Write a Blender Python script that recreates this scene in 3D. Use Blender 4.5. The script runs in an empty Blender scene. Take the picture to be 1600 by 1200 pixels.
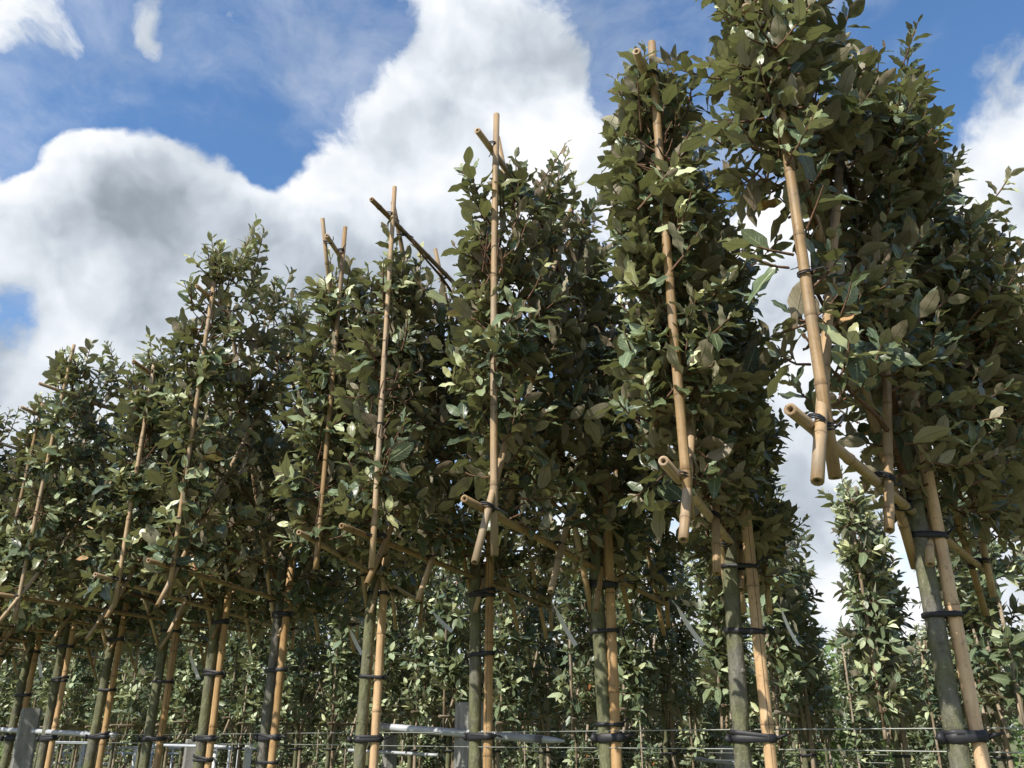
import bpy, math, random
import numpy as np
from mathutils import Vector, Matrix

R = math.radians
SC = bpy.context.scene
COL = SC.collection
rng = np.random.default_rng(11)
random.seed(11)

# ------------------------------------------------------------------ camera
EYE = 1.40
PITCH = math.atan(553 / 1350)
cam_d = bpy.data.cameras.new('camera')
cam_d.sensor_width = 36.0
cam_d.lens = 36.0 * 1350 / 1600
cam_d.clip_start = 0.05
cam_d.clip_end = 3000
cam = bpy.data.objects.new('camera', cam_d)
COL.objects.link(cam)
cam.location = (0, 0, EYE)
cam.rotation_euler = (math.pi / 2 + PITCH, 0, 0)
SC.camera = cam


def sky_dir(x, y):
    """direction in the world of a point of the sky given as photograph pixels"""
    v = 600 - y
    d = Vector((x - 800, 1350 * math.cos(PITCH) - v * math.sin(PITCH),
                1350 * math.sin(PITCH) + v * math.cos(PITCH)))
    return d.normalized()


# ------------------------------------------------------------------ light
SUN_AZ = R(-138)     # clockwise from +Y (the view direction): left and behind the camera
SUN_EL = R(43)
sun_dir = Vector((math.sin(SUN_AZ) * math.cos(SUN_EL), math.cos(SUN_AZ) * math.cos(SUN_EL), math.sin(SUN_EL)))
sl = bpy.data.lights.new('sun', 'SUN')
sl.energy = 5.0
sl.angle = R(0.53)
sl.color = (1.0, 0.95, 0.86)
so = bpy.data.objects.new('sun', sl)
COL.objects.link(so)
so.rotation_euler = (-sun_dir).to_track_quat('-Z', 'Y').to_euler()
so.location = sun_dir * 50

SC.render.engine = 'CYCLES'
SC.view_settings.view_transform = 'Standard'
SC.view_settings.look = 'None'
SC.view_settings.gamma = 1.0
SC.view_settings.exposure = 0.50
SC.view_settings.use_curve_mapping = False
SC.cycles.max_bounces = 8
SC.cycles.diffuse_bounces = 5
SC.cycles.glossy_bounces = 2
SC.cycles.transmission_bounces = 4
SC.cycles.use_denoising = True


# ------------------------------------------------------------------ node helper
class NT:
    def __init__(self, tree):
        self.t = tree
        self.n = tree.nodes
        self.l = tree.links

    def add(self, kind, **kw):
        nd = self.n.new(kind)
        for k, v in kw.items():
            setattr(nd, k, v)
        return nd

    def put(self, sock, v):
        if isinstance(v, bpy.types.NodeSocket):
            self.l.new(v, sock)
        elif v is not None:
            sock.default_value = v

    def math(self, op, a, b=None, c=None, clamp=False):
        nd = self.add('ShaderNodeMath', operation=op, use_clamp=clamp)
        for i, v in enumerate((a, b, c)):
            if v is not None:
                self.put(nd.inputs[i], v)
        return nd.outputs[0]

    def vmath(self, op, a, b=None, out=0):
        nd = self.add('ShaderNodeVectorMath', operation=op)
        self.put(nd.inputs[0], a)
        if b is not None:
            if op == 'SCALE':
                self.put(nd.inputs['Scale'], b)
            else:
                self.put(nd.inputs[1], b)
        return nd.outputs[out]

    def noise(self, vec, scale, detail=4, rough=0.5, dist=0.0, out=0):
        nd = self.add('ShaderNodeTexNoise')
        if vec is not None:
            self.put(nd.inputs['Vector'], vec)
        nd.inputs['Scale'].default_value = scale
        nd.inputs['Detail'].default_value = detail
        nd.inputs['Roughness'].default_value = rough
        nd.inputs['Distortion'].default_value = dist
        return nd.outputs[out]

    def mix(self, f, a, b, blend='MIX'):
        nd = self.add('ShaderNodeMix', data_type='RGBA', blend_type=blend)
        self.put(nd.inputs[0], f)
        self.put(nd.inputs[6], a)
        self.put(nd.inputs[7], b)
        return nd.outputs[2]

    def ramp(self, f, stops, interp='LINEAR'):
        nd = self.add('ShaderNodeValToRGB')
        cr = nd.color_ramp
        cr.interpolation = interp
        while len(cr.elements) < len(stops):
            cr.elements.new(0.5)
        for e, (p, c) in zip(cr.elements, stops):
            e.position = p
            e.color = (c[0], c[1], c[2], 1) if not isinstance(c, (int, float)) else (c, c, c, 1)
        self.put(nd.inputs[0], f)
        return nd.outputs[0]

    def smooth(self, x, lo, hi, a=0.0, b=1.0):
        nd = self.add('ShaderNodeMapRange', interpolation_type='SMOOTHSTEP')
        self.put(nd.inputs[0], x)
        nd.inputs[1].default_value = lo
        nd.inputs[2].default_value = hi
        nd.inputs[3].default_value = a
        nd.inputs[4].default_value = b
        return nd.outputs[0]


# ------------------------------------------------------------------ sky with clouds (world)
world = bpy.data.worlds.new('World')
SC.world = world
world.use_nodes = True
w = NT(world.node_tree)
w.n.clear()
tc = w.add('ShaderNodeTexCoord')
DIR = w.vmath('NORMALIZE', tc.outputs['Generated'])
sky = w.add('ShaderNodeTexSky', sky_type='NISHITA')
sky.sun_disc = False
sky.sun_elevation = SUN_EL
sky.sun_rotation = SUN_AZ
sky.air_density = 1.0
sky.dust_density = 0.6
sky.ozone_density = 2.5

# where the cumulus stands: centre (photograph), spread in pixels, weight
BLOBS = [
    (40, 60, 70, .42), (110, 80, 40, .25), (255, 40, 30, .80), (272, 85, 20, .45), (372, 40, 24, .72), (388, 80, 16, .4), (450, 15, 22, .5),
    (110, 270, 90, .50), (230, 270, 85, .50), (330, 330, 90, .5), (60, 400, 150, .45), (200, 460, 160, .45),
    (470, 340, 75, .55), (590, 240, 75, .45), (405, 255, 40, -1.0), (430, 300, 26, -.4), (0, 270, 36, -.6), (8, 230, 30, -.5), (700, 60, 80, .40), (790, 150, 90, .45), (580, 60, 45, -.3), (885, 80, 55, .36),
    (650, 330, 150, .5), (900, 240, 50, .40), (1270, 490, 150, .60), (1230, 310, 50, .30), (1560, 300, 85, .60),
    (1545, 110, 45, .24), (1640, 480, 180, .5), (1050, 440, 90, .35), (960, 330, 60, .2),
    (440, 110, 115, -.80), (420, 215, 40, -.40), (190, 120, 55, -.55), (300, 160, 65, -.55), (1060, 110, 95, -.60), (1080, 240, 70, -.40), (310, 60, 25, -.2),
    (1190, 180, 60, -.35), (1400, 60, 130, -.55), (1440, 190, 55, -.40), (12, 462, 34, -.60), (1010, 30, 70, -.35), (530, 60, 40, -.35),
    (0, 160, 50, -.85), (100, 145, 48, -.80), (200, 160, 45, -.5), (185, 60, 36, -.55), (60, 180, 30, -.3), (420, 200, 35, -.25), (190, 20, 30, -.2),
]


def blob_sum(nt, d, blobs):
    tot = None
    for (x, y, s, a) in blobs:
        c = sky_dir(x, y)
        sg = s / 1400.0
        dist = nt.vmath('DISTANCE', d, tuple(c), out=1)
        e = nt.math('POWER', math.e, nt.math('MULTIPLY', nt.math('MULTIPLY', dist, dist), -1 / (2 * sg * sg)))
        tot = nt.math('MULTIPLY', e, a) if tot is None else nt.math('MULTIPLY_ADD', e, a, tot)
    return tot


sep = w.add('ShaderNodeSeparateXYZ')
w.l.new(DIR, sep.inputs[0])
wv = w.vmath('SCALE', w.vmath('SUBTRACT', w.noise(DIR, 7.0, 4, 0.55, out=1), (.5, .5, .5)), 0.10)
P1 = w.vmath('ADD', DIR, wv)
bias = blob_sum(w, P1, BLOBS)
n1 = w.noise(P1, 9.0, 11, 0.64)
P2 = w.vmath('ADD', P1, tuple(sun_dir * 0.06))
n2 = w.noise(P2, 5.0, 4, 0.5)
n1l = w.noise(P1, 5.0, 4, 0.5)
n1f = w.noise(P1, 11.0, 9, 0.58)
nbig = w.noise(DIR, 2.2, 3)
low = w.smooth(sep.outputs[2], 0.02, 0.46, 0.42, 0.0)
dens = w.math('MULTIPLY_ADD', w.math('SUBTRACT', n1, 0.5), 1.45, bias)
dens = w.math('ADD', dens, low)
dens = w.math('MULTIPLY_ADD', w.math('SUBTRACT', nbig, 0.5), 0.35, dens)
alpha = w.smooth(dens, -0.04, 0.34)
veil = w.math('MULTIPLY', w.smooth(w.noise(w.vmath('ADD', w.vmath('MULTIPLY', DIR, (1.0, .6, 1.6)), wv), 4.0, 7, 0.62), 0.42, 0.80), 0.50)
alpha = w.math('MAXIMUM', alpha, veil)
# light side / belly of the clouds
lit = w.math('MULTIPLY_ADD', w.math('SUBTRACT', n1l, n2), 1.7, 0.80)
lit = w.math('MULTIPLY_ADD', w.math('SUBTRACT', n1f, 0.5), 0.62, lit)
BELLY = [(285, 330, 85, .40), (170, 355, 70, .20), (640, 360, 110, .16), (560, 480, 100, .18), (760, 300, 80, .10), (1270, 745, 60, .34),
         (40, 540, 90, .12), (860, 60, 60, .14), (640, 140, 50, .12), (1290, 380, 60, .06), (60, 60, 60, .10)]
bel2 = blob_sum(w, P1, BELLY)
thick = w.math('MULTIPLY', w.smooth(dens, 0.5, 1.3), 0.10)
shade = w.math('SUBTRACT', w.math('SUBTRACT', lit, thick), bel2, clamp=True)
cloud_col = w.ramp(shade, [(0.0, (.20, .235, .27)), (0.25, (.33, .375, .425)), (0.5, (.52, .575, .64)), (0.75, (.76, .80, .85)), (1.0, (.97, .975, .985))])
b1 = w.add('ShaderNodeBackground')
hs = w.add('ShaderNodeHueSaturation')
hs.inputs['Saturation'].default_value = 1.15
w.l.new(sky.outputs[0], hs.inputs['Color'])
w.l.new(hs.outputs[0], b1.inputs['Color'])
b1.inputs['Strength'].default_value = 0.148
b2 = w.add('ShaderNodeBackground')
w.l.new(cloud_col, b2.inputs['Color'])
b2.inputs['Strength'].default_value = 0.80
mixb = w.add('ShaderNodeMixShader')
w.l.new(alpha, mixb.inputs[0])
w.l.new(b1.outputs[0], mixb.inputs[1])
w.l.new(b2.outputs[0], mixb.inputs[2])
wo = w.add('ShaderNodeOutputWorld')
w.l.new(mixb.outputs[0], wo.inputs[0])
world.cycles.sampling_method = 'MANUAL'
world.cycles.sample_map_resolution = 512


# ------------------------------------------------------------------ materials
def new_mat(name):
    m = bpy.data.materials.new(name)
    m.use_nodes = True
    nt = NT(m.node_tree)
    nt.n.clear()
    out = nt.add('ShaderNodeOutputMaterial')
    bs = nt.add('ShaderNodeBsdfPrincipled')
    nt.l.new(bs.outputs[0], out.inputs[0])
    return m, nt, bs, out


def bump(nt, bs, h, strength=0.3, dist=0.01):
    b = nt.add('ShaderNodeBump')
    b.inputs['Strength'].default_value = strength
    b.inputs['Distance'].default_value = dist
    nt.l.new(h, b.inputs['Height'])
    nt.l.new(b.outputs[0], bs.inputs['Normal'])


def leaf_material(name, dark, mid, young, under, under_young, trans=0.22, rough=0.36):
    m, nt, bs, out = new_mat(name)
    at = nt.add('ShaderNodeAttribute', attribute_name='leafcol')
    sp = nt.add('ShaderNodeSeparateColor')
    nt.l.new(at.outputs['Color'], sp.inputs[0])
    age, rnd, dead = sp.outputs[0], sp.outputs[1], sp.outputs[2]
    uv = nt.add('ShaderNodeUVMap', uv_map='leafuv')
    su = nt.add('ShaderNodeSeparateXYZ')
    nt.l.new(uv.outputs[0], su.inputs[0])
    across = nt.math('ABSOLUTE', nt.math('SUBTRACT', su.outputs[0], 0.5))
    rib = nt.smooth(across, 0.0, 0.05, 1.0, 0.0)
    # side veins: slanted lines off the midrib
    vphase = nt.math('SINE', nt.math('MULTIPLY', nt.math('SUBTRACT', su.outputs[1], nt.math('MULTIPLY', across, 0.55)), 46.0))
    vein = nt.math('MULTIPLY', nt.smooth(vphase, 0.80, 1.0), 0.35)
    up = nt.ramp(age, [(0.0, dark), (0.45, mid), (1.0, young)])
    geo = nt.add('ShaderNodeNewGeometry')
    tco = nt.add('ShaderNodeTexCoord')
    mott = nt.noise(geo.outputs['Position'], 160.0, 3, 0.6)
    up = nt.mix(nt.math('MULTIPLY', nt.smooth(mott, 0.50, 0.72), 0.22), up, (.36, .37, .29, 1))    # silvery scales
    up = nt.mix(nt.math('ADD', nt.math('MULTIPLY', rib, 0.45), nt.math('MULTIPLY', vein, 0.25)), up, young + (1,) if len(young) == 3 else young)
    un = nt.ramp(age, [(0.0, under), (0.6, under), (1.0, under_young)])
    un = nt.mix(nt.math('MULTIPLY', nt.smooth(mott, 0.45, 0.7), 0.25), un, (.20, .15, .07, 1))       # brown scales
    un = nt.mix(nt.math('ADD', nt.math('MULTIPLY', rib, 0.6), vein), un, (.10, .085, .035, 1))
    colr = nt.mix(geo.outputs['Backfacing'], up, un)
    colr = nt.mix(dead, colr, (.42, .20, .05, 1))
    hsv = nt.add('ShaderNodeHueSaturation')
    nt.l.new(colr, hsv.inputs['Color'])
    nt.l.new(nt.math('MULTIPLY_ADD', rnd, 0.05, 0.475), hsv.inputs['Hue'])
    nt.l.new(nt.math('MULTIPLY_ADD', rnd, -0.3, 1.0), hsv.inputs['Saturation'])
    nt.l.new(nt.math('MULTIPLY_ADD', rnd, 0.7, 0.65), hsv.inputs['Value'])
    nt.l.new(hsv.outputs[0], bs.inputs['Base Color'])
    nt.l.new(nt.math('MULTIPLY_ADD', geo.outputs['Backfacing'], 0.25, rough), bs.inputs['Roughness'])
    bs.inputs['Specular IOR Level'].default_value = 0.45
    bump(nt, bs, nt.math('ADD', nt.math('MULTIPLY', rib, -1.0), nt.math('MULTIPLY', vein, -0.8)), 0.35, 0.002)
    tr = nt.add('ShaderNodeBsdfTranslucent')
    tcol = nt.mix(nt.math('MULTIPLY', age, 0.7), (.18, .21, .06, 1), (.45, .47, .17, 1))
    tcol = nt.mix(nt.math('MULTIPLY', rib, 0.6), tcol, (.05, .06, .01, 1))
    nt.l.new(tcol, tr.inputs['Color'])
    mx = nt.add('ShaderNodeMixShader')
    mx.inputs[0].default_value = trans
    nt.l.new(bs.outputs[0], mx.inputs[1])
    nt.l.new(tr.outputs[0], mx.inputs[2])
    nt.l.new(mx.outputs[0], out.inputs[0])
    return m


M_LEAF = leaf_material('elaeagnus_leaf', (.027, .047, .027), (.098, .142, .050), (.54, .56, .25), (.255, .208, .125), (.45, .40, .25), .18, .33)
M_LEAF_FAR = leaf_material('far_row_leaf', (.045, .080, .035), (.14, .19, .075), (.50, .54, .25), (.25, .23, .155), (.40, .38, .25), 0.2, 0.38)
M_LEAF_SHRUB = leaf_material('shrub_leaf', (.06, .13, .02), (.12, .22, .03), (.32, .42, .07), (.13, .20, .05), (.28, .34, .10), 0.35, 0.45)


def bamboo_material(name, c1, c2, c3, grey=0.25):
    m, nt, bs, out = new_mat(name)
    at = nt.add('ShaderNodeAttribute', attribute_name='cane')
    sp = nt.add('ShaderNodeSeparateColor')
    nt.l.new(at.outputs['Color'], sp.inputs[0])
    node, along, ang = sp.outputs[0], sp.outputs[1], sp.outputs[2]
    oi = nt.add('ShaderNodeObjectInfo')
    tco = nt.add('ShaderNodeTexCoord')
    cb = nt.add('ShaderNodeCombineXYZ')
    nt.l.new(nt.math('MULTIPLY', along, 10.0), cb.inputs[0])
    nt.l.new(nt.math('MULTIPLY', ang, 1.0), cb.inputs[1])
    nt.l.new(nt.math('MULTIPLY', oi.outputs['Random'], 37.0), cb.inputs[2])
    n_a = nt.noise(cb.outputs[0], 1.3, 5, 0.6)
    st = nt.vmath('MULTIPLY', tco.outputs['Object'], (180, 180, 6))
    n_b = nt.noise(st, 1.0, 4, 0.6)
    n_c = nt.noise(tco.outputs['Object'], 90, 5, 0.7)
    col = nt.ramp(nt.math('MULTIPLY_ADD', n_b, 0.4, nt.math('MULTIPLY', n_a, 0.6)), [(0.30, c1), (0.5, c2), (0.72, c3)])
    col = nt.mix(nt.math('MULTIPLY', nt.smooth(n_c, 0.56, 0.70), 0.6), col, (.13, .085, .05, 1))
    col = nt.mix(nt.math('MULTIPLY', nt.smooth(nt.noise(cb.outputs[0], 0.5, 3), 0.42, 0.66), grey), col, (.30, .26, .20, 1))
    col = nt.mix(nt.math('MULTIPLY', nt.smooth(nt.noise(nt.vmath('MULTIPLY', tco.outputs['Object'], (60, 60, 14)), 1.0, 5, 0.7), 0.55, 0.72), 0.5), col, (.15, .10, .06, 1))
    col = nt.mix(nt.math('MULTIPLY', node, 0.75), col, (.11, .065, .03, 1))
    cpos = nt.math('ABSOLUTE', nt.math('SUBTRACT', ang, nt.math('MULTIPLY_ADD', nt.noise(cb.outputs[0], 0.25, 3), 0.05, nt.math('MULTIPLY_ADD', oi.outputs['Random'], 0.7, 0.1))))
    crack = nt.math('MULTIPLY', nt.smooth(cpos, 0.006, 0.014, 1.0, 0.0), nt.smooth(nt.noise(cb.outputs[0], 0.13, 1), 0.42, 0.5))
    col = nt.mix(nt.math('MULTIPLY', crack, 0.85), col, (.05, .03, .02, 1))
    hsv = nt.add('ShaderNodeHueSaturation')
    nt.l.new(col, hsv.inputs['Color'])
    nt.l.new(nt.math('MULTIPLY_ADD', oi.outputs['Random'], 0.55, 0.62), hsv.inputs['Value'])
    nt.l.new(nt.math('MULTIPLY_ADD', oi.outputs['Random'], -0.25, 1.08), hsv.inputs['Saturation'])
    nt.l.new(hsv.outputs[0], bs.inputs['Base Color'])
    bs.inputs['Roughness'].default_value = 0.55
    bs.inputs['Specular IOR Level'].default_value = 0.3
    bump(nt, bs, nt.math('ADD', n_b, nt.math('MULTIPLY', n_c, .6)), 0.35, 0.002)
    return m


M_CANE = bamboo_material('bamboo_cane', (.19, .12, .055), (.37, .24, .115), (.50, .345, .18), .45)
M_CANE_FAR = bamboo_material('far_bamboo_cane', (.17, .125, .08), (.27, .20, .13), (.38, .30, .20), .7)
M_STAKE = bamboo_material('bamboo_stake', (.36, .21, .095), (.52, .325, .15), (.62, .42, .22), 0.2)


def bark_material(name, g, a, moss, base=(.10, .095, .085)):
    m, nt, bs, out = new_mat(name)
    tco = nt.add('ShaderNodeTexCoord')
    oi = nt.add('ShaderNodeObjectInfo')
    ofs = nt.vmath('ADD', tco.outputs['Object'], nt.vmath('SCALE', (13.0, 7.0, 5.0), oi.outputs['Random']))
    n_a = nt.noise(ofs, 9.0, 4, 0.6)
    n_b = nt.noise(nt.vmath('MULTIPLY', ofs, (60, 60, 22)), 1.0, 5, 0.65)
    n_c = nt.noise(ofs, 150, 3, 0.6)
    col = nt.ramp(n_b, [(0.25, tuple(c * .55 for c in base)), (0.5, base), (0.75, tuple(c * 1.6 for c in base))])
    fac = nt.math('MULTIPLY', nt.smooth(nt.math('ADD', n_a, nt.math('MULTIPLY', oi.outputs['Random'], 0.25)), 0.38, 0.70), moss)
    col = nt.mix(fac, col, nt.ramp(n_b, [(0.3, g), (0.7, a)]))
    n_d = nt.noise(ofs, 28.0, 5, 0.7)
    col = nt.mix(nt.math('MULTIPLY', nt.smooth(n_d, 0.56, 0.66), 0.6), col, (.055, .05, .04, 1))
    col = nt.mix(nt.math('MULTIPLY', nt.smooth(n_c, 0.62, 0.70), 0.6), col, (.30, .30, .25, 1))
    nt.l.new(col, bs.inputs['Base Color'])
    bs.inputs['Roughness'].default_value = 0.8
    bs.inputs['Specular IOR Level'].default_value = 0.25
    bump(nt, bs, nt.math('ADD', n_b, nt.math('MULTIPLY', n_d, .8)), 0.8, 0.007)
    return m


M_BARK = bark_material('mossy_bark', (.075, .080, .03), (.16, .165, .075), 0.75, (.13, .122, .105))
M_TWIG = bark_material('reddish_twig', (.10, .055, .03), (.16, .09, .05), 0.7, (.10, .05, .03))


def simple_mat(name, c, rough=0.5, metal=0.0, var=0.35, scale=30, bmp=0.2, spec=0.4):
    m, nt, bs, out = new_mat(name)
    tco = nt.add('ShaderNodeTexCoord')
    n_a = nt.noise(tco.outputs['Object'], scale, 6, 0.65)
    n_b = nt.noise(tco.outputs['Object'], scale * 0.13, 3, 0.5)
    f = nt.math('MULTIPLY_ADD', n_b, 0.5, nt.math('MULTIPLY', n_a, 0.5))
    lo = tuple(x * (1 - var) for x in c)
    hi = tuple(min(1, x * (1 + var)) for x in c)
    nt.l.new(nt.ramp(f, [(0.32, lo), (0.5, c), (0.68, hi)]), bs.inputs['Base Color'])
    bs.inputs['Roughness'].default_value = rough
    bs.inputs['Metallic'].default_value = metal
    bs.inputs['Specular IOR Level'].default_value = spec
    if bmp:
        bump(nt, bs, n_a, bmp, 0.003)
    return m


M_RUBBER = simple_mat('black_rubber', (.014, .014, .017), 0.55, 0, 0.4, 60, 0.15)
M_PIPE = simple_mat('galvanised_steel', (.36, .375, .395), 0.5, 0.15, 0.3, 22, 0.1)
M_WIRE = simple_mat('steel_wire', (.30, .31, .28), 0.45, 0.6, 0.2, 40, 0)
M_TAG = simple_mat('white_plastic_tag', (.90, .90, .92), 0.4, 0, 0.05, 40, 0)
M_WHITEPOST = simple_mat('pale_concrete', (.55, .55, .52), 0.8, 0, 0.3, 40, 0.4)
M_GROUND = simple_mat('grassy_soil', (.11, .12, .045), 0.9, 0, 0.6, 3, 0.5)


def concrete_material():
    m, nt, bs, out = new_mat('weathered_concrete')
    tco = nt.add('ShaderNodeTexCoord')
    o = tco.outputs['Object']
    n_a = nt.noise(o, 55, 6, 0.7)
    n_b = nt.noise(nt.vmath('MULTIPLY', o, (30, 30, 4)), 1.0, 4, 0.6)
    vor = nt.add('ShaderNodeTexVoronoi')
    nt.l.new(o, vor.inputs['Vector'])
    vor.inputs['Scale'].default_value = 120
    pits = nt.smooth(vor.outputs['Distance'], 0.10, 0.30)
    col = nt.ramp(n_b, [(0.3, (.13, .13, .115)), (0.55, (.24, .235, .215)), (0.75, (.33, .325, .30))])
    col = nt.mix(nt.math('MULTIPLY', nt.smooth(n_a, 0.5, 0.7), 0.5), col, (.10, .10, .085, 1))
    col = nt.mix(nt.math('MULTIPLY', pits, -0.4), col, (.08, .08, .07, 1))
    nt.l.new(col, bs.inputs['Base Color'])
    bs.inputs['Roughness'].default_value = 0.9
    bump(nt, bs, n_a, 0.6, 0.004)
    return m


M_CONC = concrete_material()


# ------------------------------------------------------------------ object helpers
def link(o, parent=None):
    COL.objects.link(o)
    if parent is not None:
        o.parent = parent
    return o


def thing(name, loc, label, cat, group=None):
    o = bpy.data.objects.new(name, None)
    o.empty_display_size = 0.1
    o.location = loc
    tag(o, label, cat, group)
    return link(o)


def tag(o, label, cat, group=None, kind=None):
    if label:
        o['label'] = label
    if cat:
        o['category'] = cat
    if group:
        o['group'] = group
    if kind:
        o['kind'] = kind
    return o


class MB:
    """collects tubes and boxes into one mesh"""

    def __init__(self):
        self.v, self.f, self.c = [], [], []

    def tube(self, pts, rad, sides=8, cap=True, node=None, squash=None, along0=0.0):
        pts = [Vector(p) for p in pts]
        n = len(pts)
        base = len(self.v)
        t0 = (pts[1] - pts[0]).normalized()
        ref = Vector((0, 0, 1)) if abs(t0.z) < 0.9 else Vector((1, 0, 0))
        e1 = t0.cross(ref).normalized()
        acc = along0
        for i, p in enumerate(pts):
            if i > 0:
                acc += (p - pts[i - 1]).length
            t = (pts[min(i + 1, n - 1)] - pts[max(i - 1, 0)]).normalized()
            e1 = (e1 - t * e1.dot(t)).normalized()
            e2 = t.cross(e1)
            r = rad[i] if hasattr(rad, '__len__') else rad
            nd = node[i] if node is not None else 0.0
            for k in range(sides):
                a = 2 * math.pi * k / sides
                self.v.append(p + e1 * (r * math.cos(a)) + e2 * (r * math.sin(a) * (squash or 1.0)))
                self.c.append((nd, acc % 1000, k / sides))
        for i in range(n - 1):
            for k in range(sides):
                a = base + i * sides + k
                b = base + i * sides + (k + 1) % sides
                self.f.append((a, b, b + sides, a + sides))
        if cap:
            self.f.append(tuple(base + k for k in reversed(range(sides))))
            self.f.append(tuple(base + (n - 1) * sides + k for k in range(sides)))

    def box(self, c, s, rot=None):
        base = len(self.v)
        c = Vector(c)
        for dx in (-.5, .5):
            for dy in (-.5, .5):
                for dz in (-.5, .5):
                    p = Vector((dx * s[0], dy * s[1], dz * s[2]))
                    if rot is not None:
                        p = rot @ p
                    self.v.append(c + p)
                    self.c.append((0, 0, 0))
        for q in ((0, 1, 3, 2), (4, 6, 7, 5), (0, 4, 5, 1), (2, 3, 7, 6), (0, 2, 6, 4), (1, 5, 7, 3)):
            self.f.append(tuple(base + i for i in q))

    def mesh(self, name, mat, smooth=True, attr=None):
        me = bpy.data.meshes.new(name)
        me.from_pydata([tuple(p) for p in self.v], [], self.f)
        me.materials.append(mat)
        if smooth:
            me.polygons.foreach_set('use_smooth', [len(p.vertices) == 4 for p in me.polygons])
        if attr:
            a = me.attributes.new(attr, 'FLOAT_COLOR', 'POINT')
            buf = np.ones((len(self.v), 4), np.float32)
            buf[:, :3] = np.array(self.c, np.float32)
            a.data.foreach_set('color', buf.ravel())
        me.update()
        return me

    def build(self, name, mat, parent=None, smooth=True, attr=None):
        o = bpy.data.objects.new(name, self.mesh(name, mat, smooth, attr))
        return link(o, parent)


def add_cane(mb, a, b, r, sides=10, spacing=0.16, bow=0.006, hollow=True, rg=random):
    """one bamboo cane: nodes, slight bow, cut hollow ends"""
    a, b = Vector(a), Vector(b)
    L = (b - a).length
    t = (b - a) / L
    side = t.cross(Vector((rg.uniform(-1, 1), rg.uniform(-1, 1), rg.uniform(-1, 1)))).normalized()
    bw = rg.uniform(-bow, bow)
    st, nd, rd = [], [], []
    st += [0.0]
    nd += [0.15]
    rd += [1.0]
    s = rg.uniform(0.04, spacing)
    while s < L - 0.025:
        st += [s - 0.012, s - 0.0035, s - 0.0008, s + 0.0022, s + 0.012]
        nd += [0, .25, 1.0, .3, 0]
        rd += [1.0, 1.10, 1.03, 1.15, 1.0]
        s += spacing * rg.uniform(0.75, 1.35)
    st += [L]
    nd += [0.15]
    rd += [1.0]
    taper = rg.uniform(0.84, 0.95)
    kinks = [rg.uniform(-1, 1) * 0.0022 for _ in st]
    pts, rr = [], []
    for s, q, kx in zip(st, rd, kinks):
        x = min(max(s / L, 0), 1)
        pts.append(a + t * s + side * (bw * 4 * x * (1 - x)))
        rr.append(r * q * (1 + (taper - 1) * x))
    if hollow:
        pts = [pts[0] + t * 0.02, pts[0] + t * 0.0006, pts[0]] + pts + [pts[-1], pts[-1] - t * 0.0006, pts[-1] - t * 0.02]
        # inner bore then rim; order the rings as a continuous skin
        p0, p1 = pts[3], pts[-4]
        core = pts[3:-3]
        pts = [p0 + t * 0.02, p0 + t * 0.0003] + core + [p1 - t * 0.0003, p1 - t * 0.02]
        rr = [rr[0] * .42, rr[0] * .45] + rr + [rr[-1] * .45, rr[-1] * .42]
        nd = [1.0, .8] + nd + [.8, 1.0]
        # keep orientation stable: build skin by hand
        base = len(mb.v)
        e1 = t.cross(side).normalized()
        e2 = t.cross(e1)
        for p, rad_, n_ in zip(pts, rr, nd):
            al = (p - a).dot(t)
            for k in range(sides):
                an = 2 * math.pi * k / sides
                mb.v.append(p + e1 * (rad_ * math.cos(an)) + e2 * (rad_ * math.sin(an)))
                mb.c.append((n_, al, k / sides))
        n = len(pts)
        for i in range(n - 1):
            for k in range(sides):
                q1 = base + i * sides + k
                q2 = base + i * sides + (k + 1) % sides
                mb.f.append((q1, q2, q2 + sides, q1 + sides))
        mb.f.append(tuple(base + k for k in reversed(range(sides))))
        mb.f.append(tuple(base + (n - 1) * sides + k for k in range(sides)))
    else:
        mb.tube(pts, rr, sides, True, nd)


# ------------------------------------------------------------------ leaves
def leaf_template(rows, rg, wave=0.09):
    """rows of three vertices; returns verts (n,3) in (w,l,n) and faces"""
    prof = lambda s: math.sin(math.pi * min(max(s, 0), 1) ** 0.92) ** 0.72
    ph1, ph2 = rg.uniform(0, 6.28), rg.uniform(0, 6.28)
    fold = rg.uniform(0.05, 0.42)
    arch = rg.choice((1, 1, 1, -.4)) * rg.uniform(0.0, 0.34)
    twist = rg.uniform(-0.6, 0.6)
    sw = rg.uniform(-0.06, 0.06)
    vs, uv = [], []
    for i, s in enumerate(rows):
        hw = 0.5 * max(prof(s), 0.035)
        if s > 0.98:
            hw = 0.012
        z0 = -arch * s * s
        cx = sw * math.sin(math.pi * s)
        tw = twist * s
        for c in (-1, 0, 1):
            ww = hw * c
            wv = wave * math.sin(ph1 + s * 13 if c < 0 else ph2 + s * 14) * abs(c) * (1 if 0.05 < s < 0.95 else 0.2)
            zz = abs(ww) * 2 * fold * 0.5 + wv
            rx = ww * math.cos(tw) - zz * math.sin(tw)
            rz = ww * math.sin(tw) * 0.5 + zz * math.cos(tw)
            vs.append((rx * (1 + (0.05 * math.sin(ph2 + 19 * s) if c else 0)) + cx, s, z0 * 1.0 + rz * 0.5))
            uv.append((0.5 + 0.5 * c, s))
    fs = []
    for i in range(len(rows) - 1):
        for c in range(2):
            a = i * 3 + c
            fs.append((a, a + 1, a + 4, a + 3))
    return np.array(vs, np.float32), np.array(fs, np.int32), np.array(uv, np.float32)


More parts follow.
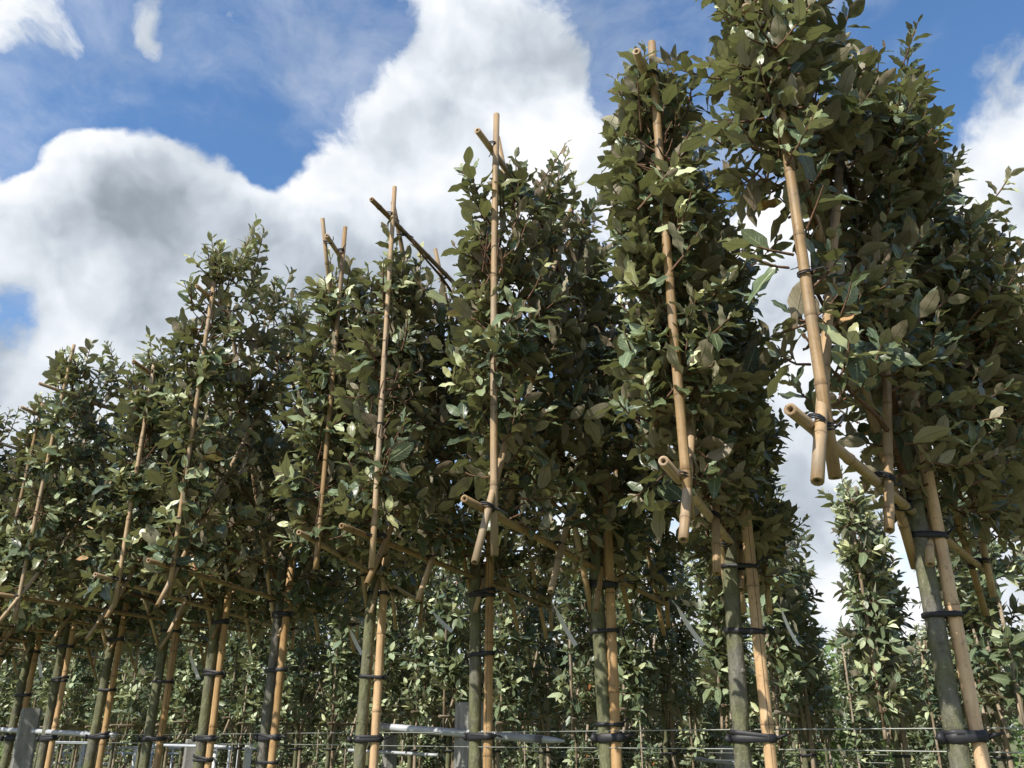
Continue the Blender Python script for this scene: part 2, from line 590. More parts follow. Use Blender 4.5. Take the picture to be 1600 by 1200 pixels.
ROWS_FINE = (0.0, 0.10, 0.24, 0.40, 0.56, 0.72, 0.87, 1.0)
ROWS_MID = (0.0, 0.15, 0.38, 0.62, 0.84, 1.0)
ROWS_LOW = (0.0, 0.3, 0.68, 1.0)
NV = 24
TPL = {k: [leaf_template(r, random, wv) for _ in range(NV)] for k, r, wv in
       (('fine', ROWS_FINE, .10), ('mid', ROWS_MID, .08), ('low', ROWS_LOW, .04))}


def norm(a):
    return a / np.maximum(np.linalg.norm(a, axis=-1, keepdims=True), 1e-9)


def grow(o, d0, d1, ln, cnt, young, size, rg, up=(0, 0, 1.0), ang=(0.75, 1.25)):
    """alternate leaves along curved shoots: all shoots at once.
    returns dict of leaf arrays and shoot polylines"""
    S = len(o)
    J = int(cnt.max())
    j = np.arange(J)[None, :]
    s = np.clip((j + 0.7 + rg.uniform(-.25, .25, (S, J))) / cnt[:, None], 0, 1) ** 0.82
    ok = j < cnt[:, None]
    dd = (d1 - d0)[:, None, :]
    pos = o[:, None, :] + ln[:, None, None] * (d0[:, None, :] * s[..., None] + dd * (s[..., None] ** 2) / 2)
    t = norm(d0[:, None, :] + dd * s[..., None])
    ref = norm(rg.normal(0, 1, (S, 1, 3)) * np.ones((1, J, 1)))
    e1 = norm(np.cross(t, ref))
    e2 = np.cross(t, e1)
    th = rg.uniform(0, 6.28, (S, 1)) + j * 2.4 + rg.normal(0, .25, (S, J))
    rad = e1 * np.cos(th)[..., None] + e2 * np.sin(th)[..., None]
    al = rg.uniform(ang[0], ang[1], (S, J)) * (1 - 0.55 * np.clip((s - .6) / .4, 0, 1))
    Ld = norm(t * np.cos(al)[..., None] + rad * np.sin(al)[..., None] + np.array([0, 0, 1]) * rg.normal(-.08, .16, (S, J))[..., None])
    U = np.array(up)
    outw = norm(d0 * np.array([1, 1, 0.0]))[:, None, :]
    Nn = t * 0.15 + U * 0.70 + outw * 0.50 + rg.normal(0, .26, (S, J, 3))
    Nn = norm(Nn - Ld * np.sum(Nn * Ld, -1, keepdims=True))
    pf = np.interp(s, [0, .25, .6, .85, 1.0], [.75, 1.0, .97, .70, .42])
    L = size[:, None] * pf * rg.uniform(.68, 1.3, (S, J))
    W = L * rg.uniform(.40, .55, (S, J))
    age = np.clip(young[:, None] * np.interp(s, [0, .5, .8, 1], [.35, .62, .95, 1.1]) + rg.normal(0, .07, (S, J)), 0, 1)
    rnd = np.clip(rg.beta(1.4, 1.4, (S, J)), 0, 1)
    dead = (rg.random((S, J)) < 0.0025).astype(float)
    m = ok
    # petiole: start a little off the stem
    P = pos + Ld * (0.025 * L)[..., None]
    return dict(P=P[m], L=Ld[m], N=Nn[m], len=L[m], wid=W[m], age=age[m], rnd=rnd[m], dead=dead[m]), (o, d0, d1, ln)


def cat_leaves(parts):
    return {k: np.concatenate([p[k] for p in parts]) for k in parts[0]}


def leaves_mesh(name, lv, mat, lod, origin=(0, 0, 0), sel=None):
    if sel is not None:
        lv = {k: a[sel] for k, a in lv.items()}
    n = len(lv['P'])
    Wd = np.cross(lv['L'], lv['N'])
    var = np.arange(n) % NV
    allv, allf, alluv, allc = [], [], [], []
    base = 0
    P = lv['P'] - np.array(origin)
    for q in range(NV):
        idx = np.nonzero(var == q)[0]
        if len(idx) == 0:
            continue
        tv, tf, tu = TPL[lod][q]
        ln = lv['len'][idx][:, None, None]
        wd = lv['wid'][idx][:, None, None]
        v = (P[idx][:, None, :] + Wd[idx][:, None, :] * (tv[None, :, 0:1] * wd) + lv['L'][idx][:, None, :] * (tv[None, :, 1:2] * ln)
             + lv['N'][idx][:, None, :] * (tv[None, :, 2:3] * ln))
        k = len(tv)
        allv.append(v.reshape(-1, 3))
        allf.append((tf[None] + (np.arange(len(idx)) * k)[:, None, None] + base).reshape(-1, 4))
        alluv.append(np.tile(tu, (len(idx), 1)))
        c = np.stack([lv['age'][idx], lv['rnd'][idx], lv['dead'][idx], np.ones(len(idx))], 1)
        allc.append(np.repeat(c, k, 0))
        base += len(idx) * k
    V = np.concatenate(allv).astype(np.float32)
    F = np.concatenate(allf).astype(np.int32)
    UV = np.concatenate(alluv).astype(np.float32)
    C = np.concatenate(allc).astype(np.float32)
    me = bpy.data.meshes.new(name)
    me.vertices.add(len(V))
    me.vertices.foreach_set('co', V.ravel())
    me.loops.add(F.size)
    me.loops.foreach_set('vertex_index', F.ravel())
    me.polygons.add(len(F))
    me.polygons.foreach_set('loop_start', np.arange(0, F.size, 4, dtype=np.int32))
    me.polygons.foreach_set('use_smooth', np.ones(len(F), bool))
    a = me.attributes.new('leafcol', 'FLOAT_COLOR', 'POINT')
    a.data.foreach_set('color', C.ravel())
    uvl = me.uv_layers.new(name='leafuv')
    uvl.data.foreach_set('uv', UV[F.ravel()].ravel())
    me.materials.append(mat)
    me.update(calc_edges=True)
    return me


def twig_mesh(name, shoots, origin, r0=0.0028, mat=None):
    """stems of the shoots, three-sided"""
    o, d0, d1, ln = [np.concatenate([s[i] for s in shoots]) for i in range(4)]
    S = len(o)
    ss = np.array([0, .35, .7, 1.0])
    p = o[:, None, :] + ln[:, None, None] * (d0[:, None, :] * ss[None, :, None] + (d1 - d0)[:, None, :] * (ss ** 2)[None, :, None] / 2)
    t = norm(d0[:, None, :] + (d1 - d0)[:, None, :] * ss[None, :, None])
    ref = np.tile(np.array([.31, .53, .79]), (S, 4, 1))
    e1 = norm(np.cross(t, ref))
    e2 = np.cross(t, e1)
    rr = (r0 * np.interp(ss, [0, 1], [1.2, .55]))[None, :, None]
    V = np.stack([p + (e1 * math.cos(a) + e2 * math.sin(a)) * rr for a in (0, 2.094, 4.189)], 2).reshape(-1, 3) - np.array(origin)
    f = []
    for i in range(3):
        for k in range(3):
            f.append((i * 3 + k, i * 3 + (k + 1) % 3, (i + 1) * 3 + (k + 1) % 3, (i + 1) * 3 + k))
    F = (np.array(f)[None] + (np.arange(S) * 12)[:, None, None]).reshape(-1, 4)
    me = bpy.data.meshes.new(name)
    me.from_pydata(V.tolist(), [], F.tolist())
    me.polygons.foreach_set('use_smooth', np.ones(len(F), bool))
    me.materials.append(mat or M_TWIG)
    return me


def panel_shoots(rg, n, wdt, h, top, base_n=0.02, len_rng=(.085, .19), size=.078, mask=None, thick=1.0, yb=.17, far=1.0, ne=.10):
    """shoot arrays in panel coordinates (u along the panel, n across, v up from the bottom rail)"""
    n_e = int(n * ne)
    u = np.concatenate([rg.uniform(-wdt, wdt, n), -wdt + np.abs(rg.normal(0, .05, n_e)) + .012, wdt - np.abs(rg.normal(0, .06, n_e // 2))])
    n = len(u)
    v = rg.uniform(-0.02, 1.0, n) ** 0.95
    tp = np.interp(u / wdt, *top)
    v = v * tp
    if mask is not None:
        keep = mask(u, v)
        u, v, tp = u[keep], v[keep], tp[keep]
    n = len(u)
    side = np.where(rg.random(n) < .5, -1.0, 1.0)
    edge = np.sign(u) * np.clip((np.abs(u) / wdt - .80) / .2, 0, 1.05)
    topn = np.clip((v / tp - .84) / .16, 0, 1)
    botn = np.clip((0.10 - v) / .10, 0, 1)
    d = np.stack([rg.normal(0, .45, n) + np.where(edge < 0, .35, .6) * edge, side * rg.uniform(.25, 1.0, n) * (1 - .55 * topn) * (1 - .3 * np.abs(edge)),
                  rg.normal(.22, .38, n) + topn * 1.1 - botn * .25], 1)
    d0 = norm(d)
    d1 = norm(d0 * .7 + np.array([0, 0, 1]) * (.5 + .4 * rg.random(n))[:, None] + rg.normal(0, .2, (n, 3)))
    o = np.stack([u * np.where(u > 0, far, 1.0), rg.normal(0, .028, n) + side * .008, v], 1)
    ln = rg.uniform(len_rng[0], len_rng[1], n) * (1 + .30 * topn) * (1 - .42 * np.clip(-edge, 0, 1) - .2 * np.clip(edge, 0, 1)) * thick
    ln = np.where(rg.random(n) < .06, ln * 1.5, ln)
    cnt = np.clip((ln / .0155).astype(int) + rg.integers(0, 3, n), 5, 18)
    young = np.where(rg.random(n) < yb + .40 * topn + .60 * np.clip(-edge, 0, 1) + .2 * np.clip(edge, 0, 1), rg.uniform(.55, 1.0, n), rg.uniform(0, .42, n))  # paler leaf colour at the near edge: new growth plus painted-in sunlight
    sz = size * rg.uniform(.72, 1.22, n) * (1 - .12 * topn)
    return o, d0, d1, ln, cnt, young, sz


# ------------------------------------------------------------------ ground
me = bpy.data.meshes.new('ground')
gs = 900
gv, gf = [], []
gn = 12
for i in range(gn + 1):
    for jx in range(gn + 1):
        gv.append((-gs + 2 * gs * i / gn, -gs + 2 * gs * jx / gn, 0.0))
for i in range(gn):
    for jx in range(gn):
        a = i * (gn + 1) + jx
        gf.append((a, a + gn + 1, a + gn + 2, a + 1))
me.from_pydata(gv, [], gf)
me.materials.append(M_GROUND)
gr = link(bpy.data.objects.new('ground', me))
gr['kind'] = 'structure'

# ------------------------------------------------------------------ front row
ROW_DIR = Vector((-.765, .644, 0))
ROW_PERP = Vector((.644, .765, 0))
ORD = ['first', 'second', 'third', 'fourth', 'fifth', 'sixth', 'seventh', 'eighth', 'ninth', 'tenth', 'eleventh', 'twelfth', 'thirteenth']
# tan of azimuth, panel azimuth (deg), half width, rail height above eye, crown-top profile (near .. far), shoots
FRONT = [
    (.475, 36, .72, .494, ((-1, -.6, 0, .5, 1), (1.25, 1.22, 1.04, .95, .92)), 250),
    (.252, 21.5, .70, .480, ((-1, -.5, 0, .5, 1), (.98, 1.03, .98, .92, .88)), 260),
    (.096, 24, .76, .479, ((-1, -.55, -.2, .3, 1), (.84, 1.10, 1.08, 1.0, .94)), 250),
    (-.0425, 22, .70, .498, ((-1, -.5, 0, .5, 1), (.76, .82, .88, .93, .92)), 230),
    (-.158, 8, .66, .552, ((-1, -.5, 0, .5, 1), (.86, .86, .84, .86, .90)), 230),
    (-.264, 12.6, .78, .510, ((-1, -.7, -.2, .5, 1), (1.10, 1.20, 1.14, 1.08, 1.0)), 240),
    (-.332, 10, .77, .520, ((-1, -.5, 0, .5, 1), (.82, .84, .82, .84, .86)), 230),
    (-.387, 28, .76, .520, ((-1, -.6, 0, .5, 1), (.95, 1.05, 1.0, .92, .9)), 220),
    (-.4455, 16, .76, .51, ((-1, 0, 1), (.90, .95, .90)), 210),
    (-.50, 20, .76, .51, ((-1, 0, 1), (.92, .95, .90)), 210),
    (-.535, 24, .76, .51, ((-1, 0, 1), (.90, .95, .90)), 200),
    (-.573, 20, .76, .51, ((-1, 0, 1), (.90, .95, .90)), 200),
    (-.606, 18, .76, .51, ((-1, 0, 1), (.9, .92, .9)), 200),
]

# a tie: two loops of black rubber cord with loose ends (axis z, radius about 1)
tb = MB()
for zz, ph in ((-.16, 0), (.16, .4)):
    pts = [(math.cos(a + ph) * 1.12, math.sin(a + ph) * 1.12, zz + .18 * math.sin(a)) for a in [2 * math.pi * i / 14 for i in range(15)]]
    tb.tube(pts, .13, 5)
tb.tube([(1.1, 0, 0), (1.9, .5, .25), (2.7, .6, .1), (3.3, 1.1, -.3)], [.13, .12, .11, .09], 5)
tb.tube([(1.1, .2, 0), (1.7, -.5, -.3), (2.1, -1.2, -.9)], [.13, .12, .09], 5)
tb.tube([(1.0, -.3, -.15), (1.25, 0, 0), (1.0, .3, .2)], .2, 6)
TIE_ME = tb.mesh('tie', M_RUBBER)
tb = MB()
for zz, ph in ((-.1, 0), (.25, 1.0), (.5, .5)):
    pts = [(math.cos(a + ph) * 1.1, math.sin(a + ph) * 1.1, zz + .25 * math.sin(a + ph)) for a in [2 * math.pi * i / 12 for i in range(13)]]
    tb.tube(pts, .12, 5)
tb.tube([(1.05, 0, 0), (1.8, -.2, .6), (2.3, .1, 1.4)], [.15, .14, .1], 5)
TIE_ME2 = tb.mesh('tie', M_RUBBER)


def put_tie(parent, p, axis, r, origin, rg):
    o = bpy.data.objects.new('tie', TIE_ME if rg.random() < .6 else TIE_ME2)
    link(o, parent)
    q = Vector(axis).to_track_quat('Z', 'Y').to_matrix().to_4x4()
    o.matrix_basis = Matrix.Translation(Vector(p) - Vector(origin)) @ q @ Matrix.Rotation(rg.uniform(0, 6.28), 4, 'Z') @ Matrix.Scale(r, 4)
    return o


def trunk_path(base, top_z, rg, lean=0.02):
    pts, n = [], 11
    a1, a2 = rg.uniform(0, 6.28), rg.uniform(0, 6.28)
    for i in range(n):
        s = i / (n - 1)
        z = top_z * s
        pts.append(Vector((base[0] + lean * math.sin(a1 + 3.2 * s) - lean * math.sin(a1 + 2.2) + rg.uniform(-.002, .002),
                           base[1] + lean * math.sin(a2 + 2.7 * s) - lean * math.sin(a2 + 1.9) + rg.uniform(-.002, .002), z)))
    return pts


def strap_mesh(mb, c1, c2, r1, r2, z, hgt, thick=.0035, tilt=0.0, knot=True, rg=random):
    """flat band round trunk and stake together"""
    c1, c2 = Vector((c1[0], c1[1], 0)), Vector((c2[0], c2[1], 0))
    ax = (c2 - c1).normalized()
    a0 = math.atan2(ax.y, ax.x)
    ring = []
    for k in range(9):
        a = a0 + math.pi / 2 + math.pi * k / 8
        ring.append(c1 + Vector((math.cos(a), math.sin(a), 0)) * (r1 + .002))
    for k in range(9):
        a = a0 - math.pi / 2 + math.pi * k / 8
        ring.append(c2 + Vector((math.cos(a), math.sin(a), 0)) * (r2 + .002))
    n = len(ring)
    cen = (c1 + c2) / 2
    prof = ((0, -.5), (1, -.35), (1, .35), (0, .5))
    base = len(mb.v)
    for i, p in enumerate(ring):
        od = (p - cen).normalized()
        tz = z + tilt * (p - cen).dot(ax)
        for (q, hz) in prof:
            wob = 1 + .14 * math.sin(i * 1.9 + z * 40)
            v = p + od * (thick * q)
            mb.v.append(Vector((v.x, v.y, tz + hz * hgt * wob)))
            mb.c.append((0, 0, 0))
    for i in range(n):
        i2 = (i + 1) % n
        for q in range(3):
            mb.f.append((base + i * 4 + q, base + i2 * 4 + q, base + i2 * 4 + q + 1, base + i * 4 + q + 1))
    if knot:
        kp = c1 - ax * (r1 + .006)
        kp = Vector((kp.x, kp.y, z))
        mb.tube([kp + Vector((-.006, -.012, .5 * hgt)), kp + Vector((-.012, -.016, 0)), kp + Vector((-.002, -.018, -.5 * hgt))], [hgt * .32, hgt * .5, hgt * .3], 7)
        e = c2 + ax * (r2 + .004)
        e = Vector((e.x, e.y, z))
        mb.tube([e, e + ax * .016 + Vector((0, 0, .006)), e + ax * .034 + Vector((0, 0, rg.uniform(-.004, .014)))], [hgt * .3, hgt * .24, hgt * .1], 6)


SHOOTS = {0: 2.5, 1: 2.7, 2: 2.4}
CLEAR = {0: -2.0, 1: .8, 2: .55, 3: .1, 4: .2, 5: .8, 6: 1.0, 7: .3, 8: .8, 9: .8, 10: .6, 11: .9, 12: .9}
FAR = {0: 1.15}     # how much longer the far half of a panel is
front_leaves = []      # per tree dict
front_info = []
for k, (tn, phi, wd, H, top, ns) in enumerate(FRONT):
    Y = 2.0 * (1 + .155 * k) if k < 13 else 1.69
    X = tn * Y
    base = Vector((X, Y, 0))
    ph = R(phi)
    U = Vector((math.sin(ph), math.cos(ph), 0))
    Nn = Vector((math.cos(ph), -math.sin(ph), 0))
    zr = EYE + H

    def loc2w(u, n, v, base=base, U=U, Nn=Nn, zr=zr):
        return Vector((base.x, base.y, zr)) + U * u + Nn * n + Vector((0, 0, v))

    A = np.array([list(U), list(Nn), [0, 0, 1.0]])
    rg = np.random.default_rng(100 + k)
    rr = random.Random(500 + k)
    mask = None
    if k == 0:     # the nearest crown is bare along its near lower edge
        mask = lambda u, v: ~((u < -.615 - .03 * np.sin(v * 9)) & (v < .52)) & ~((u < -.30) & (v < .06)) & ~((u > .05) & (v < .05))
    if k in (1, 2):
        mask = lambda u, v: ~((u < -.62) & (v < .12))
    o, d0, d1, ln, cnt, young, sz = panel_shoots(rg, int(ns * SHOOTS.get(k, 2.05)), wd, 1.0, top, mask=mask, size=.061 if k < 2 else .063, thick={1: .86, 2: .92}.get(k, 1.0), far=FAR.get(k, 1.0), ne={0: .24, 1: .18, 2: .15, 3: .12}.get(k, .17))
    if k == 0:     # its right side is left bushy, the left side clipped flat
        kp = ~((d0[:, 1] < .1) & (o[:, 0] < -.22) & (o[:, 2] < .60) & (rg.random(len(o)) < .8))
        o, d0, d1, ln, cnt, young, sz = [a_[kp] for a_ in (o, d0, d1, ln, cnt, young, sz)]
        sd = d0[:, 1] > 0
        mid = np.clip((o[:, 0] + .42) / .2, 0, 1)
        o[:, 1] += np.where(sd, rg.uniform(0, .11, len(o)) * mid, 0)
        ln = ln * np.where(sd, 1 + .2 * mid, .85)
        cnt = np.clip((ln / .0150).astype(int) + 1, 5, 20)
    if k == 0:     # the second, right-hand mass of this crown
        for (u0, u1, n0, n1, v0, v1, m_) in ((-.30, .02, .06, .19, .68, .95, 60), (-.05, .30, .10, .25, .38, .74, 75), (.1, .6, .10, .28, .2, .56, 65)):
            oo = np.stack([rg.uniform(u0, u1, m_), rg.uniform(n0, n1, m_), rg.uniform(v0, v1, m_)], 1)
            dd = norm(np.stack([rg.normal(0, .4, m_), rg.normal(.35, .5, m_), rg.normal(.45, .3, m_)], 1))
            o = np.concatenate([o, oo]); d0 = np.concatenate([d0, dd]); d1 = np.concatenate([d1, norm(dd + [0, 0, .6])])
            ln = np.append(ln, rg.uniform(.08, .20, m_)); cnt = np.append(cnt, rg.integers(6, 12, m_))
            young = np.append(young, np.where(rg.random(m_) < .25, rg.uniform(.4, 1, m_), rg.uniform(0, .4, m_))); sz = np.append(sz, rg.uniform(.05, .07, m_))
    if k in (0, 1):     # shoots that clothe the upper near cane
        ne_, lo_, hi_ = ((46, .54, 1.2), (16, .35, .92))[k]
        oo = np.stack([rg.normal(-wd - .012, .02, ne_), rg.uniform(-.03, .07, ne_), rg.uniform(lo_, hi_, ne_)], 1)
        dd = norm(np.stack([rg.normal(-.35, .4, ne_), rg.normal(0, .7, ne_), rg.normal(.45, .3, ne_)], 1))
        o = np.concatenate([o, oo]); d0 = np.concatenate([d0, dd]); d1 = np.concatenate([d1, norm(dd + [0, 0, .5])])
        ln = np.append(ln, rg.uniform(.07, .13, ne_)); cnt = np.append(cnt, rg.integers(5, 9, ne_))
        young = np.append(young, rg.uniform(.2, 1, ne_)); sz = np.append(sz, rg.uniform(.045, .066, ne_))
    if k == 0:     # one tuft on the bare cane
        oo = np.array([[-.70, 0, .36], [-.69, .01, .38], [-.71, -.01, .33]])
        dd = norm(np.array([[-.5, -.6, .1], [-.3, .5, .5], [-.8, -.2, -.3]]))
        o = np.concatenate([o, oo]); d0 = np.concatenate([d0, dd]); d1 = np.concatenate([d1, norm(dd + [0, 0, .3])])
        ln = np.append(ln, [.13, .12, .12]); cnt = np.append(cnt, [6, 6, 6]); young = np.append(young, [.6, .4, .5]); sz = np.append(sz, [.075, .07, .075])
    org = np.array([base.x, base.y, zr])
    lv, sh = grow(o @ A + org, d0 @ A, d1 @ A, ln, cnt, young, sz, rg)
    # the near cane stays in view over long stretches: no leaves grow across its outer side there
    cc = (lv['P'] + lv['L'] * (lv['len'] * .5)[:, None] - org) @ A.T
    q1 = np.sin(cc[:, 2] * 7.0 + k * 1.7) + .6 * np.sin(cc[:, 2] * 17.0 + k)
    front = (cc[:, 0] < -wd + .03) & (cc[:, 1] < .09) & (cc[:, 1] > -.035) & (q1 > CLEAR.get(k, -.1)) & ((k > 0) | (cc[:, 2] < .52))
    lv = {kk: a[~front] for kk, a in lv.items()}
    front_leaves.append(lv)
    front_info.append(dict(base=base, U=U, N=Nn, zr=zr, loc=loc2w, sh=sh, wd=wd, top=top, rr=rr, A=A, org=org))

# the long reddish shoot at the right edge of the nearest crown
fi = front_info[0]


def grow_single(info, pts, n, size, young, seed, k):
    rg = np.random.default_rng(seed)
    pts = [np.array(p) for p in pts]
    segs = []
    o, d0, d1, ln = [], [], [], []
    for a, b in zip(pts[:-1], pts[1:]):
        d = b - a
        L = np.linalg.norm(d)
        o.append(a); d0.append(d / L); d1.append(d / L); ln.append(L)
    o, d0, d1, ln = np.array(o), np.array(d0), np.array(d1), np.array(ln)
    lv, sh = grow(o, d0, d1, ln, np.full(len(o), n), np.full(len(o), young), np.full(len(o), size), rg)
    front_leaves[k] = cat_leaves([front_leaves[k], lv])


LONG_SHOOT = [np.array(fi['loc'](.02, .14, .19)), np.array(fi['loc'](.10, .24, .42)), np.array(fi['loc'](.23, .34, .72))]
grow_single(fi, LONG_SHOOT, 9, .082, .35, 77, 0)

# which leaves show largest: nearest leaf in each small cell of the view
cp, sp_ = math.cos(PITCH), math.sin(PITCH)


def project(P):
    x = P[:, 0]
    y = P[:, 1]
    z = P[:, 2] - EYE
    dep = y * cp + z * sp_
    vv = -y * sp_ + z * cp
    return 800 + 1350 * x / dep, 600 - 1350 * vv / dep, dep


PX, PY, DE, TI = [], [], [], []
for k, lv in enumerate(front_leaves):
    c = lv['P'] + lv['L'] * (lv['len'] * .5)[:, None]
    x, y, d = project(c)
    PX.append(x); PY.append(y); DE.append(d); TI.append(np.full(len(x), k))
PX, PY, DE, TI = map(np.concatenate, (PX, PY, DE, TI))
cell = (np.floor(PX / 14).astype(int) + 500) * 4000 + np.floor(PY / 14).astype(int) + 500
order = np.lexsort((DE, cell))
rank = np.empty(len(order), int)
first = np.r_[True, cell[order][1:] != cell[order][:-1]]
start = np.maximum.accumulate(np.where(first, np.arange(len(order)), 0))
rank[order] = np.arange(len(order)) - start
inside = (PX > 0) & (PX < 1600) & (PY > 0) & (PY < 1200)
N_LEAF_PARTS = [300] * 9 + [150, 60, 0, 0]

# leaf meshes shared by the single leaves: shape variants x colour classes
LEAFME = {}


def leaf_me(q, age, rnd, dead):
    a = min(int(age * 6), 5)
    r = min(int(rnd * 4), 3)
    key = (q, a, r, dead > .5)
    if key not in LEAFME:
        tv, tf, tu = TPL['fine'][q]
        me = bpy.data.meshes.new('leaf')
        me.from_pydata(tv.tolist(), [], tf.tolist())
        me.polygons.foreach_set('use_smooth', np.ones(len(tf), bool))
        at = me.attributes.new('leafcol', 'FLOAT_COLOR', 'POINT')
        at.data.foreach_set('color', np.tile(np.array([(a + .5) / 6, (r + .5) / 4, float(dead > .5), 1], np.float32), len(tv)))
        uvl = me.uv_layers.new(name='leafuv')
        uvl.data.foreach_set('uv', tu[tf.ravel()].ravel())
        me.materials.append(M_LEAF)
        LEAFME[key] = me
    return LEAFME[key]


offs = 0
for k, (tn, phi, wd, H, top, ns) in enumerate(FRONT):
    fi = front_info[k]
    base, loc, rr, zr = fi['base'], fi['loc'], fi['rr'], fi['zr']
    lv = front_leaves[k]
    n = len(lv['P'])
    sl_ = slice(offs, offs + n)
    offs += n
    which = ORD[k] + ' from the right in the front row' if k < 13 else 'whose trunk stands outside the right edge'
    extra = ['huge crown cut by the frame, ', 'tall narrow crown, ', 'pale near leaf clusters, ', 'bare crossing canes on top, ',
             'bare cane tips on top, ', 'bushy rounded crown, ', 'slim crown, ', 'bare cane at its left, '][k] if k < 8 else ('dark distant crown, ' if k < 13 else 'crown at the right edge, ')
    tree = thing('pleached_tree', base, 'pleached tree, ' + extra + which, 'tree', 'pleached trees in the front row')
    # trunk
    tr_r = .0200 * rr.uniform(.92, 1.08)
    tp = trunk_path(base, zr + .95, rr)
    mb = MB()
    pts, rads = [], []
    for i, p in enumerate(tp):
        s = i / (len(tp) - 1)
        pts.append(p - base)
    dense, dr = [], []
    m = 40
    for i in range(m + 1):
        x = i / m * (len(pts) - 1)
        a = min(int(x), len(pts) - 2)
        f = x - a
        p = pts[a].lerp(pts[a + 1], f)
        z = p.z
        r_ = tr_r * (1.12 - .12 * min(z / 1.9, 1)) if z < zr else tr_r * (1 - .65 * (z - zr) / .95)
        dense.append(p)
        dr.append(r_ * rr.uniform(.965, 1.04) * (1.10 if rr.random() < .12 else 1))
    mb.tube(dense, dr, 12)
    for _ in range(7):      # healed knots
        z = rr.uniform(.9, 1.85)
        a = rr.uniform(0, 6.28)
        i = min(range(len(dense)), key=lambda q: abs(dense[q].z - z))
        c = dense[i] + Vector((math.cos(a), math.sin(a), 0)) * dr[i] * .8
        d = Vector((math.cos(a), math.sin(a), .4)).normalized()
        mb.tube([c, c + d * .005, c + d * .008], [.008, .0065, .003], 7)
    mb.build('trunk', M_BARK, tree)
    trunk_at = lambda z: min(dense, key=lambda q: abs(q.z - z)) + base
    # laterals trained along the frame
    for i in range(5):
        v = .04 + i * .20
        for sgn in (-1, 1):
            mb = MB()
            pts = []
            st = trunk_at(zr + v)
            Lb = wd * rr.uniform(.75, .95)
            ph1 = rr.uniform(0, 6)
            for j in range(7):
                s = j / 6
                q = loc(sgn * Lb * s, .025 * math.sin(ph1 + 4 * s), v + .16 * s ** .8 + .02 * math.sin(ph1 + 7 * s))
                if j == 0:
                    q = st
                pts.append(q - base)
            mb.tube(pts, [.0085 * (1 - .7 * j / 6) for j in range(7)], 6)
            mb.build('branch', M_TWIG, tree)
    if k == 0:
        mb = MB()
        mb.tube([Vector(p) - base for p in ([loc(.0, .06, .10)] + [Vector(tuple(q)) for q in LONG_SHOOT])], [.0075, .0065, .005, .003], 6)
        mb.build('branch', M_TWIG, tree)['label'] = 'long reddish shoot rising to the right'
    o_ = link(bpy.data.objects.new('twigs', twig_mesh('twigs', [fi['sh']], base)), tree)
    o_['kind'] = 'stuff'
    # leaves: the ones that show largest as parts, the rest as one foliage part
    d = DE[sl_]
    score = lv['len'] * lv['wid'] / d ** 2 * (rank[sl_] < 2) * inside[sl_]
    npart = min(N_LEAF_PARTS[k], int((score > 0).sum()))
    pick = np.argsort(-score)[:npart]
    rest = np.ones(n, bool)
    rest[pick] = False
    lod = 'fine' if k < 4 else 'mid'
    fo = link(bpy.data.objects.new('foliage', leaves_mesh('foliage', lv, M_LEAF, lod, base, rest)), tree)
    fo['kind'] = 'stuff'
    Wd = np.cross(lv['L'], lv['N'])
    for i in pick:
        lo = bpy.data.objects.new('leaf', leaf_me(rr.randrange(NV), lv['age'][i], lv['rnd'][i], lv['dead'][i]))
        lo.parent = tree
        ln_, wi = lv['len'][i], lv['wid'][i]
        P = lv['P'][i] - np.array(base)
        w_, l_, n_ = Wd[i], lv['L'][i], lv['N'][i]
        lo.matrix_basis = Matrix(((w_[0] * wi, l_[0] * ln_, n_[0] * ln_, P[0]), (w_[1] * wi, l_[1] * ln_, n_[1] * ln_, P[1]),
                                  (w_[2] * wi, l_[2] * ln_, n_[2] * ln_, P[2]), (0, 0, 0, 1)))
        COL.objects.link(lo)

    # ---- bamboo lattice frame
    frame = thing('bamboo_trellis', loc(0, 0, 0), 'bamboo lattice with black ties in the crown ' + which, 'bamboo trellis', 'bamboo trellises of the front row')
    fo_ = loc(0, 0, 0)
    cr = {0: .0108, 1: .0102, 2: .0090}.get(k, .0082)
    tmin = min(top[1]) if k not in (1, 2, 3, 4) else 1.2
    rail_top = min(1.0, tmin - .02)
    canes = []
    wf = wd * FAR.get(k, 1.0)
    canes.append(((-wd - .10 - rr.uniform(0, .03), 0, 0), (wf + .08, 0, rr.uniform(-.015, .015)), cr))                # bottom rail
    canes.append(((-wd - .07 - rr.uniform(0, .04), 0, rail_top), (wf + .08, 0, rail_top + rr.uniform(-.015, .015)), cr * .95))   # top rail
    canes.append(((-wd, .021, -.085 - rr.uniform(0, .02)), (-wd + rr.uniform(-.01, .01), .021, 1.10 if k in (1, 2, 3, 4, 7) else rail_top + .05), cr * 1.02))
    canes.append(((wf, .021, -.10), (wf + rr.uniform(-.01, .01), .021, rail_top + .06), cr))
    dv = 1.14 if k in (3, 4) else min(1.14, tmin + .03 - (.2 if k == 1 else 0))
    for b in (-wd + .02, -wd * .46, .05):
        b += rr.uniform(-.05, .05)
        if rr.random() < .12:
            continue
        canes.append(((b - .075, .019, -.115 - rr.uniform(0, .03)), (b + .58 * dv + rr.uniform(-.06, .06), .019, dv + rr.uniform(-.08, .03)), cr * rr.uniform(.9, 1.05)))
    for b in (wf - .02, wf * .46, -.05):
        b += rr.uniform(-.05, .05)
        if rr.random() < .12:
            continue
        canes.append(((b + .075, -.02, -.115 - rr.uniform(0, .03)), (b - .58 * dv + rr.uniform(-.06, .06), -.02, dv + rr.uniform(-.08, .03)), cr * rr.uniform(.9, 1.05)))
